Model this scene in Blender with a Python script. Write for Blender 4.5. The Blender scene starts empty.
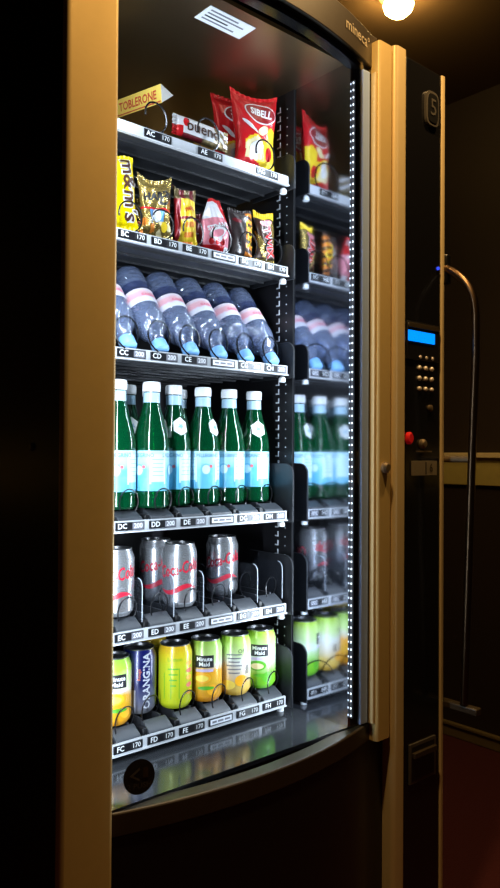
import bpy, bmesh, math, random
from mathutils import Vector, Matrix, Euler

random.seed(7)
PI = math.pi
sc = bpy.context.scene
col = sc.collection
H = 1.08                      # eye height
R_ = math.radians

# ------------------------------------------------------------------ materials
def mat(name, color, rough=0.5, metal=0.0, emit=None, estr=0.0, coat=0.0, spec=0.5, noise=0.0, nscale=30.0, bump=0.0, trans=0.0):
    m = bpy.data.materials.new(name); m.use_nodes = True
    nt = m.node_tree; b = nt.nodes['Principled BSDF']
    b.inputs['Base Color'].default_value = (*color, 1)
    b.inputs['Roughness'].default_value = rough
    b.inputs['Metallic'].default_value = metal
    b.inputs['Specular IOR Level'].default_value = spec
    b.inputs['Coat Weight'].default_value = coat
    b.inputs['Transmission Weight'].default_value = trans
    if emit:
        b.inputs['Emission Color'].default_value = (*emit, 1)
        b.inputs['Emission Strength'].default_value = estr
    if noise or bump:
        tc = nt.nodes.new('ShaderNodeTexCoord'); n = nt.nodes.new('ShaderNodeTexNoise')
        n.inputs['Scale'].default_value = nscale; n.inputs['Detail'].default_value = 4
        nt.links.new(tc.outputs['Object'], n.inputs['Vector'])
        if noise:
            mx = nt.nodes.new('ShaderNodeMix'); mx.data_type = 'RGBA'
            mx.inputs[6].default_value = (*[c * (1 - noise) for c in color], 1)
            mx.inputs[7].default_value = (*[min(1, c * (1 + noise)) for c in color], 1)
            nt.links.new(n.outputs['Fac'], mx.inputs[0]); nt.links.new(mx.outputs[2], b.inputs['Base Color'])
        if bump:
            bp = nt.nodes.new('ShaderNodeBump'); bp.inputs['Strength'].default_value = bump
            bp.inputs['Distance'].default_value = 0.01
            nt.links.new(n.outputs['Fac'], bp.inputs['Height']); nt.links.new(bp.outputs['Normal'], b.inputs['Normal'])
    return m

def ramp_mat(name, stops, axis=2, rough=0.3, metal=0.0, distort=0.0, nscale=20.0, coat=0.0, lo=0.0, hi=1.0, interp='LINEAR'):
    """colour bands along an object axis between lo and hi, wobbled by noise"""
    m = bpy.data.materials.new(name); m.use_nodes = True
    nt = m.node_tree; b = nt.nodes['Principled BSDF']
    b.inputs['Roughness'].default_value = rough; b.inputs['Metallic'].default_value = metal
    b.inputs['Coat Weight'].default_value = coat
    tc = nt.nodes.new('ShaderNodeTexCoord'); sp = nt.nodes.new('ShaderNodeSeparateXYZ')
    nt.links.new(tc.outputs['Object'], sp.inputs[0])
    mr = nt.nodes.new('ShaderNodeMapRange'); mr.inputs[1].default_value = lo; mr.inputs[2].default_value = hi
    nt.links.new(sp.outputs[axis], mr.inputs[0])
    n = nt.nodes.new('ShaderNodeTexNoise'); n.inputs['Scale'].default_value = nscale; n.inputs['Detail'].default_value = 3
    nt.links.new(tc.outputs['Object'], n.inputs['Vector'])
    ma = nt.nodes.new('ShaderNodeMath'); ma.operation = 'MULTIPLY_ADD'
    ma.inputs[1].default_value = distort * 2
    nt.links.new(n.outputs['Fac'], ma.inputs[0])
    sb = nt.nodes.new('ShaderNodeMath'); sb.operation = 'SUBTRACT'; sb.inputs[1].default_value = distort
    nt.links.new(mr.outputs[0], sb.inputs[0]); nt.links.new(sb.outputs[0], ma.inputs[2])
    r = nt.nodes.new('ShaderNodeValToRGB'); r.color_ramp.interpolation = interp
    els = r.color_ramp.elements
    while len(els) > 1: els.remove(els[-1])
    els[0].position = stops[0][0]; els[0].color = (*stops[0][1], 1)
    for p, c in stops[1:]:
        e = els.new(p); e.color = (*c, 1)
    nt.links.new(ma.outputs[0], r.inputs[0]); nt.links.new(r.outputs[0], b.inputs['Base Color'])
    return m

def clear_mat(name, tint, diff, t=0.5, d=0.25, rough=0.08, fres=1.45, gl=0.0, bump=0.0):
    """see-through plastic or glass: tinted transparency, a little body colour, fresnel gloss"""
    m = bpy.data.materials.new(name); m.use_nodes = True
    nt = m.node_tree; nt.nodes.remove(nt.nodes['Principled BSDF']); out = nt.nodes['Material Output']
    tr = nt.nodes.new('ShaderNodeBsdfTransparent'); tr.inputs[0].default_value = (*tint, 1)
    g = nt.nodes.new('ShaderNodeBsdfGlossy'); g.inputs['Roughness'].default_value = rough
    last = tr.outputs[0]
    if bump:
        tc = nt.nodes.new('ShaderNodeTexCoord'); n = nt.nodes.new('ShaderNodeTexNoise'); n.inputs['Scale'].default_value = 60
        bp = nt.nodes.new('ShaderNodeBump'); bp.inputs['Strength'].default_value = bump; bp.inputs['Distance'].default_value = 0.01
        nt.links.new(tc.outputs['Object'], n.inputs['Vector']); nt.links.new(n.outputs['Fac'], bp.inputs['Height']); nt.links.new(bp.outputs['Normal'], g.inputs['Normal'])
    if d > 0:
        df = nt.nodes.new('ShaderNodeBsdfDiffuse'); df.inputs[0].default_value = (*diff, 1)
        mx = nt.nodes.new('ShaderNodeMixShader'); mx.inputs[0].default_value = d
        nt.links.new(last, mx.inputs[1]); nt.links.new(df.outputs[0], mx.inputs[2]); last = mx.outputs[0]
    fr = nt.nodes.new('ShaderNodeFresnel'); fr.inputs[0].default_value = fres
    ad = nt.nodes.new('ShaderNodeMath'); ad.operation = 'ADD'; ad.inputs[1].default_value = gl; ad.use_clamp = True
    nt.links.new(fr.outputs[0], ad.inputs[0])
    mx2 = nt.nodes.new('ShaderNodeMixShader'); nt.links.new(ad.outputs[0], mx2.inputs[0])
    nt.links.new(last, mx2.inputs[1]); nt.links.new(g.outputs[0], mx2.inputs[2])
    nt.links.new(mx2.outputs[0], out.inputs['Surface'])
    return m

M = {}
M['tan'] = mat('champagne_paint', (0.70, 0.51, 0.20), 0.42, 0.25, noise=0.05, nscale=60)
M['tan_light'] = mat('champagne_paint_edge', (0.76, 0.59, 0.30), 0.38, 0.25, noise=0.05, nscale=60)
M['black'] = mat('black_enamel', (0.006, 0.006, 0.006), 0.35, noise=0.2, nscale=40)
M['black_gloss'] = mat('black_gloss_plastic', (0.006, 0.006, 0.007), 0.16)
M['fascia'] = mat('brown_black_fascia', (0.036, 0.025, 0.013), 0.42, noise=0.2, nscale=50)
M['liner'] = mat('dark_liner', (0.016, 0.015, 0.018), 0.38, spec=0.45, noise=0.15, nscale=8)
M['liner_glow'] = mat('upper_liner_glow', (0.60, 0.38, 0.12), 0.45, noise=0.2, nscale=6)  # gold base colour stands in for warm room glow above the top shelf
M['inner_top'] = mat('inner_top_sheen', (0.26, 0.195, 0.12), 0.36, 1.0)
M['liner_black'] = mat('black_liner', (0.010, 0.010, 0.012), 0.4)
M['mirror'] = mat('side_mirror', (0.50, 0.53, 0.60), 0.09, 1.0)
M['steel_led_tint'] = mat('brushed_steel_led_tint', (0.42, 0.58, 0.95), 0.38, 0.35)  # steel tinted blue to stand in for reflected LED light
M['handle'] = mat('bronze_steel', (0.11, 0.07, 0.04), 0.3, 1.0)
M['bottom'] = mat('dark_bottom_plate', (0.06, 0.064, 0.072), 0.12, 0.5)
M['rail'] = mat('price_rail_white', (0.62, 0.64, 0.68), 0.22, 0.15, coat=0.5)
M['rack_metal'] = mat('rack_grey', (0.05, 0.05, 0.055), 0.45, 0.6)
M['deck'] = mat('shelf_deck_grey', (0.05, 0.052, 0.06), 0.4, 0.5, noise=0.2, nscale=40)
M['block'] = mat('grey_tray_plastic', (0.042, 0.046, 0.054), 0.42, noise=0.12, nscale=80)
M['wire'] = mat('black_spiral_wire', (0.012, 0.012, 0.014), 0.22, 0.3)
M['slot'] = mat('pale_slot', (0.62, 0.65, 0.70), 0.4)
M['plate'] = mat('label_black', (0.008, 0.008, 0.01), 0.3)
M['ink_w'] = mat('ink_white', (0.85, 0.87, 0.9), 0.5)
M['white'] = mat('white_plastic', (0.82, 0.84, 0.86), 0.35)
M['paper'] = mat('white_paper', (0.75, 0.78, 0.85), 0.6, noise=0.05)
M['ink_b'] = mat('ink_black', (0.01, 0.01, 0.012), 0.5)
M['ink_grey'] = mat('ink_grey', (0.16, 0.16, 0.19), 0.5)
M['fascia_ink'] = mat('fascia_lettering', (0.62, 0.52, 0.36), 0.4)
M['led'] = mat('led_chip', (1, 1, 1), 0.4, emit=(0.80, 0.90, 1.0), estr=3.2)
M['led_base'] = mat('led_tape', (0.08, 0.08, 0.09), 0.5)
M['lcd'] = mat('blue_lcd', (0.0, 0.05, 0.2), 0.3, emit=(0.0, 0.22, 1.0), estr=1.6)
M['blue_glint'] = mat('blue_glint_glow', (0.0, 0.02, 0.2), 0.3, emit=(0.04, 0.08, 1.0), estr=1.2)  # emission stands in for a blue reflection
M['key'] = mat('steel_key', (0.80, 0.72, 0.62), 0.35, 0.3)
M['red'] = mat('red_button', (0.60, 0.015, 0.012), 0.35, emit=(0.6, 0.0, 0.01), estr=0.10)
M['brass'] = mat('dull_metal', (0.34, 0.26, 0.16), 0.35, 0.8)
M['coin'] = mat('coin_plate_metal', (0.42, 0.36, 0.26), 0.4, 0.7)
M['emblem'] = mat('emblem_grey', (0.10, 0.09, 0.075), 0.35, 0.3)
M['glass'] = clear_mat('door_glass', (0.97, 0.98, 1.0), (0.1, 0.1, 0.1), d=0.0, rough=0.03, fres=1.22)
M['divider'] = clear_mat('clear_divider', (0.95, 0.96, 0.98), (0.35, 0.38, 0.45), d=0.012, rough=0.06, fres=1.10)
M['divider_edge'] = mat('divider_edge', (0.55, 0.60, 0.68), 0.3)
M['guard'] = mat('side_guard_black', (0.012, 0.013, 0.016), 0.42)
# products
M['pet_green'] = clear_mat('green_pet', (0.01, 0.42, 0.12), (0.001, 0.075, 0.024), d=0.52, rough=0.08, fres=1.5, gl=0.05)
M['cap_white'] = mat('white_cap', (0.85, 0.87, 0.90), 0.4)
M['neck_blue'] = mat('pale_blue_band', (0.42, 0.62, 0.78), 0.35)
M['tag'] = mat('white_star_tag', (0.80, 0.84, 0.86), 0.4)
M['tag_blue'] = mat('tag_star_blue', (0.25, 0.48, 0.66), 0.4)
M['star_red'] = mat('star_red', (0.62, 0.12, 0.14), 0.4)
M['lbl_ink'] = mat('label_ink', (0.05, 0.20, 0.36), 0.45)
M['lbl_panel'] = mat('label_panel', (0.56, 0.74, 0.82), 0.35)
M['lbl_deep'] = mat('label_deep_blue', (0.16, 0.47, 0.68), 0.35)
M['pet_label'] = ramp_mat('pale_blue_label', [(0, (0.12, 0.45, 0.64)), (0.22, (0.34, 0.62, 0.74)), (0.6, (0.46, 0.70, 0.79)), (1, (0.52, 0.74, 0.82))], 2, 0.35, 0, 0.12, 60, lo=0, hi=0.072)
M['pet_clear'] = clear_mat('clear_water_bottle', (0.78, 0.86, 1.0), (0.46, 0.58, 0.95), d=0.24, rough=0.12, fres=1.55, gl=0.13, bump=0.7)
M['pet_waist'] = clear_mat('bottle_waist', (0.22, 0.28, 0.50), (0.08, 0.11, 0.26), d=0.4, rough=0.08, fres=1.5, gl=0.03)
M['pink_label'] = ramp_mat('pink_mountain_label', [(0, (0.80, 0.80, 0.88)), (0.36, (0.74, 0.74, 0.84)), (0.45, (0.80, 0.42, 0.50)), (0.62, (0.84, 0.50, 0.56)), (0.75, (0.84, 0.74, 0.80)), (1, (0.80, 0.70, 0.78))], 2, 0.35, 0, 0.14, 55, lo=-0.024, hi=0.024)
M['cap_blue'] = mat('sky_blue_cap', (0.22, 0.48, 0.86), 0.35)
M['lbl_pinkink'] = mat('label_pink_ink', (0.75, 0.12, 0.22), 0.45)
M['alu'] = mat('can_aluminium', (0.60, 0.61, 0.64), 0.24, 0.8, noise=0.05, nscale=40)
M['lid'] = mat('can_lid', (0.55, 0.56, 0.58), 0.3, 1.0)
M['lid_dark'] = mat('can_lid_well', (0.22, 0.22, 0.23), 0.35, 1.0)
M['cola_red'] = mat('cola_red', (0.55, 0.015, 0.04), 0.35)
M['cola_grey'] = mat('cola_grey', (0.22, 0.22, 0.24), 0.35)
def canmat(name, stops, distort=0.10, ns=38): return ramp_mat(name, stops, 2, 0.26, 0.12, distort, ns, 0.4, lo=-0.056, hi=0.056)
LIME, YEL, ORA, WHT, GRN = (0.40, 0.62, 0.06), (0.84, 0.70, 0.02), (0.86, 0.36, 0.01), (0.80, 0.82, 0.80), (0.12, 0.50, 0.03)
M['can_orange'] = canmat('orange_juice_can', [(0, (0.85, 0.34, 0.01)), (0.25, (0.86, 0.46, 0.02)), (0.45, (0.82, 0.40, 0.03)), (0.55, (0.80, 0.74, 0.62)), (0.66, (0.62, 0.72, 0.40)), (0.85, LIME), (1, (0.30, 0.55, 0.06))])
M['can_orangeb'] = canmat('orange_juice_can_side', [(0, (0.84, 0.30, 0.01)), (0.3, (0.88, 0.50, 0.04)), (0.52, (0.84, 0.38, 0.02)), (0.63, (0.70, 0.70, 0.55)), (0.72, (0.58, 0.76, 0.30)), (1, (0.34, 0.58, 0.08))])
M['can_yellow'] = canmat('yellow_green_can', [(0, (0.50, 0.60, 0.02)), (0.12, (0.60, 0.66, 0.02)), (0.7, (0.62, 0.68, 0.03)), (0.86, (0.78, 0.62, 0.02)), (1, (0.86, 0.52, 0.02))], 0.05)
M['can_peach'] = canmat('peach_can', [(0, (0.85, 0.50, 0.05)), (0.2, (0.84, 0.60, 0.16)), (0.34, (0.80, 0.68, 0.50)), (0.6, (0.78, 0.80, 0.74)), (0.74, (0.60, 0.78, 0.34)), (1, LIME)])
M['can_apple'] = canmat('apple_can', [(0, (0.16, 0.55, 0.02)), (0.25, (0.24, 0.62, 0.04)), (0.42, (0.55, 0.76, 0.40)), (0.52, (0.78, 0.86, 0.80)), (0.68, (0.60, 0.80, 0.40)), (1, LIME)])
M['can_navy'] = canmat('navy_can', [(0, (0.20, 0.20, 0.22)), (0.25, (0.10, 0.11, 0.20)), (0.45, (0.008, 0.012, 0.09)), (1, (0.008, 0.012, 0.12))], 0.06)
M['peach_red'] = mat('fruit_red', (0.75, 0.16, 0.08), 0.4)
M['fruit_o'] = mat('fruit_orange', (0.90, 0.42, 0.02), 0.35)
M['fruit_y'] = mat('fruit_yellow', (0.92, 0.72, 0.10), 0.35)
M['leaf'] = mat('leaf_green', (0.10, 0.42, 0.02), 0.4)
M['silver_ink'] = mat('silver_ink', (0.62, 0.64, 0.72), 0.35, 0.2)
M['lilac'] = mat('lilac_stripe', (0.55, 0.45, 0.66), 0.4)
def foil(name, c, rough=0.28, metal=0.15, bump=0.25, ns=55): return mat(name, c, rough, metal, coat=0.3, bump=bump, nscale=ns, noise=0.12)
M['bag_red'] = foil('red_crisp_bag', (0.62, 0.012, 0.018))
M['bag_dred'] = foil('dark_red_bag', (0.26, 0.008, 0.012))
M['bag_yel'] = foil('crisp_yellow', (0.86, 0.60, 0.03))
M['bag_cream'] = foil('crisp_cream', (0.85, 0.74, 0.42))
M['bag_white'] = foil('pack_white', (0.78, 0.78, 0.82))
M['bag_mmyel'] = foil('sweet_bag_yellow', (0.90, 0.66, 0.0), bump=0.12)
M['bag_gold'] = foil('gold_foil', (0.48, 0.34, 0.10), 0.24, 0.75, 0.6, 60)
M['bag_goldd'] = foil('dark_gold_foil', (0.20, 0.15, 0.07), 0.3, 0.5, 0.5, 70)
M['bag_blue'] = foil('pack_blue', (0.12, 0.34, 0.66))
M['bag_choc'] = foil('chocolate_brown', (0.050, 0.022, 0.014))
M['bag_dark'] = foil('dark_wrapper', (0.040, 0.030, 0.030))
M['bag_pink'] = foil('pink_wrapper', (0.70, 0.24, 0.30))
M['bag_orange'] = foil('orange_wrapper', (0.80, 0.24, 0.03))
M['bag_maroon'] = foil('maroon_wrapper', (0.17, 0.014, 0.022))
M['tob_yel'] = mat('card_yellow', (0.72, 0.52, 0.10), 0.45, noise=0.06)
M['tob_red'] = mat('card_red', (0.48, 0.05, 0.03), 0.45)
M['tob_end'] = mat('card_silver', (0.62, 0.60, 0.55), 0.4, 0.4)
M['choc_ink'] = mat('brown_ink', (0.06, 0.02, 0.012), 0.4)
# room
M['wall'] = mat('dark_brown_wall', (0.018, 0.009, 0.0045), 0.7, noise=0.25, nscale=3)
M['ceil'] = mat('brown_ceiling', (0.11, 0.062, 0.022), 0.8, noise=0.1, nscale=4)
M['carpet'] = mat('dark_red_carpet', (0.055, 0.003, 0.005), 0.95, noise=0.35, nscale=180, bump=0.4)
M['olive'] = mat('olive_rail', (0.50, 0.42, 0.13), 0.5, noise=0.1)
M['olive_d'] = mat('dark_olive_skirting', (0.16, 0.12, 0.05), 0.5)
M['olive_l'] = mat('olive_rail_edge', (0.75, 0.62, 0.34), 0.45)
M['bulb'] = mat('warm_bulb', (1, 0.8, 0.4), 0.4, emit=(1.0, 0.66, 0.22), estr=95)
M['lamp_ring'] = mat('lamp_ring', (0.45, 0.32, 0.14), 0.4, 0.5)

# ------------------------------------------------------------------ mesh builder
WP = {}
class MB:
    def __init__(s): s.v, s.f, s.m, s.mats, s.flat = [], [], [], [], []
    def mi(s, m):
        m = M[m] if isinstance(m, str) else m
        if m not in s.mats: s.mats.append(m)
        return s.mats.index(m)
    def add(s, vs, fs, m):
        b = len(s.v); s.v += [Vector(p) for p in vs]
        k = None if callable(m) else s.mi(m)
        for i, f in enumerate(fs):
            s.f.append([b + q for q in f]); s.m.append(s.mi(m(i)) if callable(m) else k)
        return s
    def box(s, x0, x1, y0, y1, z0, z1, m):
        vs = [(x, y, z) for x in (x0, x1) for y in (y0, y1) for z in (z0, z1)]
        return s.add(vs, [(0,1,3,2),(4,6,7,5),(0,4,5,1),(2,3,7,6),(0,2,6,4),(1,5,7,3)], m)
    def lathe(s, prof, m, n=40, cap0=True, cap1=True):
        """prof: (r, z) from bottom up; m: name or list per ring segment"""
        vs, fs, mm = [], [], []
        for r, z in prof:
            vs += [(r * math.cos(2*PI*k/n), r * math.sin(2*PI*k/n), z) for k in range(n)]
        for j in range(len(prof) - 1):
            for k in range(n):
                k2 = (k + 1) % n
                fs.append((j*n+k, j*n+k2, (j+1)*n+k2, (j+1)*n+k)); mm.append(m[j] if isinstance(m, list) else m)
        if cap0: fs.append(tuple(reversed(range(n)))); mm.append(m[0] if isinstance(m, list) else m)
        if cap1: fs.append(tuple((len(prof)-1)*n + k for k in range(n))); mm.append(m[-1] if isinstance(m, list) else m)
        return s.add(vs, fs, lambda i: mm[i])
    def tube(s, pts, r, m, n=8):
        pts = [Vector(p) for p in pts]; vs, fs = [], []
        up = Vector((0.123, 0.31, 0.94)).normalized(); prev = None
        for i, p in enumerate(pts):
            t = (pts[min(i+1, len(pts)-1)] - pts[max(i-1, 0)]).normalized()
            a = prev if prev is not None else t.cross(up).normalized()
            a = (a - t * a.dot(t)).normalized(); prev = a; b = t.cross(a)
            vs += [p + (a * math.cos(2*PI*k/n) + b * math.sin(2*PI*k/n)) * r for k in range(n)]
        for i in range(len(pts) - 1):
            for k in range(n):
                k2 = (k+1) % n; fs.append((i*n+k, i*n+k2, (i+1)*n+k2, (i+1)*n+k))
        fs.append(tuple(reversed(range(n)))); fs.append(tuple((len(pts)-1)*n + k for k in range(n)))
        return s.add(vs, fs, m)
    def grid(s, fn, nu, nv, m):
        """fn(u,v)->point; m name or (u,v)->name"""
        vs = [fn(i/nu, j/nv) for j in range(nv+1) for i in range(nu+1)]
        fs, mm = [], []
        for j in range(nv):
            for i in range(nu):
                a = j*(nu+1)+i; fs.append((a, a+1, a+nu+2, a+nu+1))
                mm.append(m((i+.5)/nu, (j+.5)/nv) if callable(m) else m)
        return s.add(vs, fs, lambda i: mm[i])
    def prism(s, poly, y0, y1, m, axis='Y'):
        """polygon in (a,b) extruded along axis"""
        n = len(poly)
        def P(a, b, t): return {'Y': (a, t, b), 'X': (t, a, b), 'Z': (a, b, t)}[axis]
        vs = [P(a, b, y0) for a, b in poly] + [P(a, b, y1) for a, b in poly]
        fs = [tuple(range(n)), tuple(reversed(range(n, 2*n)))] + [(k, n+k, n+(k+1) % n, (k+1) % n) for k in range(n)]
        return s.add(vs, fs, m)
    def text(s, txt, size, m, fn, shear=0.0, rot=0.0, cx=0.0, cy=0.0, sx=1.0, bold=0.0):
        """flat letters, centred, run through fn(x, y) -> point"""
        for p in text_tris(txt, shear, bold):
            vs = []
            for x, y in p[0]:
                x, y = x * size * sx, y * size
                x, y = x * math.cos(rot) - y * math.sin(rot), x * math.sin(rot) + y * math.cos(rot)
                vs.append(fn(x + cx, y + cy))
            s.add(vs, p[1], m)
        return s
    def build(s, name, parent=None, smooth=True, bevel=0.0, center=True, ang=35):
        me = bpy.data.meshes.new(name)
        c = Vector((0, 0, 0))
        if center:
            lo = Vector([min(p[i] for p in s.v) for i in range(3)]); hi = Vector([max(p[i] for p in s.v) for i in range(3)]); c = (lo + hi) / 2
        me.from_pydata([tuple(p - c) for p in s.v], [], s.f)
        for m in s.mats: me.materials.append(m)
        me.polygons.foreach_set('material_index', s.m)
        me.validate()
        bm = bmesh.new(); bm.from_mesh(me); bmesh.ops.recalc_face_normals(bm, faces=bm.faces); bm.to_mesh(me); bm.free()
        if smooth:
            me.polygons.foreach_set('use_smooth', [True] * len(me.polygons)); me.set_sharp_from_angle(angle=R_(ang))
        o = bpy.data.objects.new(name, me); col.objects.link(o)
        WP[o.name] = c
        if parent is not None:
            o.parent = parent; o.location = c - WP[parent.name]
        else: o.location = c
        if bevel:
            b = o.modifiers.new('bevel', 'BEVEL'); b.width = bevel; b.segments = 2; b.limit_method = 'ANGLE'; b.angle_limit = R_(40)
        return o

_tc = {}
def text_tris(txt, shear=0.0, bold=0.0):
    key = (txt, shear, bold)
    if key in _tc: return _tc[key]
    cu = bpy.data.curves.new('lettering', 'FONT'); cu.body = txt; cu.size = 1.0; cu.align_x = 'CENTER'; cu.align_y = 'CENTER'
    cu.shear = shear; cu.offset = bold; cu.resolution_u = 2
    ob = bpy.data.objects.new('lettering', cu); col.objects.link(ob)
    dg = bpy.context.evaluated_depsgraph_get(); dg.update()
    me = bpy.data.meshes.new_from_object(ob.evaluated_get(dg))
    r = [([(v.co.x, v.co.y) for v in me.vertices], [tuple(p.vertices) for p in me.polygons])]
    bpy.data.objects.remove(ob); bpy.data.curves.remove(cu); bpy.data.meshes.remove(me)
    _tc[key] = r
    return r

def empty(name, loc, label=None, cat=None, group=None):
    o = bpy.data.objects.new(name, None); col.objects.link(o); o.location = loc; o.empty_display_size = 0.05
    WP[o.name] = Vector(loc)
    if label: tag(o, label, cat, group)
    return o
def tag(o, label, cat, group=None):
    o['label'] = label; o['category'] = cat
    if group: o['group'] = group
def struct(o): o['kind'] = 'structure'; return o
def dup(root, label, group=None):
    r = root.copy(); col.objects.link(r); r['label'] = label
    if group: r['group'] = group
    for ch in list(root.children):
        c = ch.copy(); col.objects.link(c); c.parent = r
        for g in list(ch.children):
            d = g.copy(); col.objects.link(d); d.parent = c
    return r
_used = set()
def place(proto, loc, rz=0.0, label=None, group=None, rx=0.0, ry=0.0):
    """first use moves the prototype itself, later uses copy it"""
    if proto.name in _used: o = dup(proto, label, group)
    else:
        _used.add(proto.name); o = proto; o['label'] = label
        if group: o['group'] = group
    o.location = loc; o.rotation_euler = Euler((rx, ry, rz), 'XYZ')
    return o

# ------------------------------------------------------------------ camera
YAW, PITCH, ROLL, FPX = R_(41.2 - .04), math.atan(9.5/750), R_(0.35), 750
Fw = Vector((math.sin(YAW)*math.cos(PITCH), math.cos(YAW)*math.cos(PITCH), math.sin(PITCH)))
Rt = Vector((math.cos(YAW), -math.sin(YAW), 0)); Up = Rt.cross(Fw)
Up2 = Up*math.cos(ROLL) - Rt*math.sin(ROLL); Rt2 = Rt*math.cos(ROLL) + Up*math.sin(ROLL)
cam = bpy.data.cameras.new('camera'); co = bpy.data.objects.new('camera', cam); col.objects.link(co)
cam.sensor_width = 36; cam.sensor_fit = 'AUTO'; cam.lens = FPX * 36 / 888; cam.clip_start = 0.02
mw = Matrix.Identity(4)
for i in range(3):
    mw[i][0], mw[i][1], mw[i][2] = Rt2[i], Up2[i], -Fw[i]
mw[2][3] = H
co.matrix_world = mw; sc.camera = co

# ------------------------------------------------------------------ the room
def slab(name, *a, m='wall'): return struct(MB().box(*a, m).build(name, smooth=False))
XL, XR, YF, YB, ZC = -0.9, 2.5, -1.6, 2.05, 2.45
slab('floor', XL-.1, XR+.1, YF-.1, YB+.1, -0.1, 0, m='carpet')
slab('ceiling', XL-.1, XR+.1, YF-.1, YB+.1, ZC, ZC+.1, m='ceil')
slab('wall_back', XL, XR, YB, YB+.1, 0, ZC)
slab('wall_front', XL, XR, YF-.1, YF, 0, ZC)
slab('wall_left', XL-.1, XL, YF, YB, 0, ZC)
slab('wall_right', XR, XR+.1, YF, YB, 0, ZC)
b = MB().box(XR-.012, XR, YF, YB, H-.115, H-.012, 'olive').box(XR-.028, XR, YF, YB, H-.012, H+.008, 'olive_l')
struct(b.build('trim_1', bevel=.003))
b = MB().box(XL, XR-.03, YB-.012, YB, H-.115, H-.012, 'olive').box(XL, XR-.03, YB-.028, YB, H-.012, H+.008, 'olive_l')
struct(b.build('trim_2', bevel=.003))
b = MB().box(XR-.014, XR, YF, YB, 0, .042, 'olive_d').box(XR-.02, XR, YF, YB, .042, .055, 'olive_d')
struct(b.build('baseboard_right', bevel=.003))
struct(MB().box(XL, XR-.03, YB-.014, YB, 0, .055, 'olive_d').build('baseboard_back', bevel=.003))

# ------------------------------------------------------------------ vending machine
VM = empty('vending_machine', (0.925, 1.30, 0), 'tall black glass fronted vending machine with champagne posts and lit shelves', 'vending machine')
YL = 1.087
XA, XB = 0.561, 1.144        # door opening between the posts
def arc(x, y0=0.950, bow=0.045): 
    t = (x - 0.8525) / 0.2915
    return y0 - bow * max(0.0, 1 - t*t)

b = MB()
b.box(.480, .500, .945, 1.75, .03, H+.815, 'black')                  # left side
b.box(1.352, 1.368, .95, 1.75, .03, H+.80, 'black')                 # right side
b.box(.500, 1.352, 1.73, 1.75, .03, H+.80, 'black')                 # back
b.box(.500, 1.352, .96, 1.73, H+.775, H+.80, 'black')               # top
b.box(.500, 1.352, .97, 1.73, .03, .06, 'black')                    # bottom
for x in (.53, 1.29):
    for y in (1.0, 1.66): b.box(x, x+.05, y, y+.05, 0, .03, 'black')
b.build('cabinet', VM, bevel=.002)
b = MB().lathe([(.006, 0), (.006, .003), (.004, .005)], 'emblem', 16)
for v in b.v: v[:] = (.481 - v.z, 1.03 + v.x, H+.008 + v.y)
b.build('side_lock', VM)

ZT, ZB = H+.751, H-.517
XW = 1.082                    # right inner wall
b = MB()
b.box(XW, XW+.008, 1.099, 1.56, ZB, H+.56, 'liner').box(XW, XW+.008, 1.099, 1.56, H+.56, ZT, 'liner_glow')
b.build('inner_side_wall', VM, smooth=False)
MB().box(.508, .516, 1.0, 1.56, ZB, H+.56, 'liner').box(.508, .516, 1.0, 1.56, H+.56, ZT, 'liner_glow').build('inner_side_wall', VM, smooth=False)
MB().box(.508, XW+.008, 1.56, 1.568, ZB, H+.56, 'liner').box(.508, XW+.008, 1.56, 1.568, H+.56, ZT, 'liner_glow').build('inner_back_wall', VM, smooth=False)
MB().box(.508, 1.13, .962, 1.568, ZT, ZT+.008, 'inner_top').build('inner_top', VM, smooth=False)
MB().box(.508, 1.13, .95, 1.568, ZB-.008, ZB, 'bottom').build('bottom_plate', VM, smooth=False)
MB().box(1.079, 1.085, .949, 1.098, ZB, ZT, 'mirror').build('side_mirror', VM, smooth=False)['label'] = 'mirror-bright side wall of the door reflecting the drinks'

# rack post with slots on the right wall and dotted holes
b = MB().box(XW-.006, XW, 1.0995, 1.165, ZB, ZT, 'liner_black')
z = ZB + .03
while z < ZT - .03:
    b.box(XW-.0068, XW-.006, 1.139, 1.1415, z, z+.011, 'slot').box(XW-.0068, XW-.006, 1.1415, 1.149, z, z+.0025, 'slot')
    b.box(XW-.0066, XW-.006, 1.118, 1.120, z, z+.002, 'slot')
    z += .0185
b.build('shelf_rack', VM, smooth=False)

# glass, ledge, fascia, lower panel follow the same bow
def bowed(name, z0, z1, x0, x1, y0, th, m, bow=.045, extra=None, bevel=0.0):
    b = MB(); n = 32
    xs = [x0 + (x1-x0)*k/n for k in range(n+1)]
    poly = [(x, arc(x, y0, bow)) for x in xs] + [(x, arc(x, y0, bow)+th) for x in reversed(xs)]
    b.prism(poly, z0, z1, m, 'Z')
    if extra: extra(b)
    return b.build(name, VM, bevel=bevel)
def glasspane():
    b = MB()
    b.grid(lambda u, v: (XA+.002+(1.108-XA)*u, arc(XA+(1.108-XA)*u)+.004, H-.530+1.287*v), 40, 1, 'glass')
    return b.build('glass_pane', VM)
gp = glasspane()
gp['label'] = 'clear bowed glass pane'
def fl(b):
    b.text('mineca°', .030, 'fascia_ink', lambda x, y: (1.083+x, arc(1.083+x)-.0012, H+.798+y))
bowed('top_fascia', H+.760, H+.826, XA, 1.160, .950, .03, 'fascia', extra=fl, bevel=.002)
bowed('top_frame', H+.742, H+.760, XA, 1.115, .956, .02, 'black_gloss')
bowed('window_ledge', H-.557, H-.521, XA, 1.188, .950, .03, 'fascia', bevel=.003)
bowed('lower_panel', .06, H-.558, XA, 1.188, .953, .03, 'black')

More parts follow.
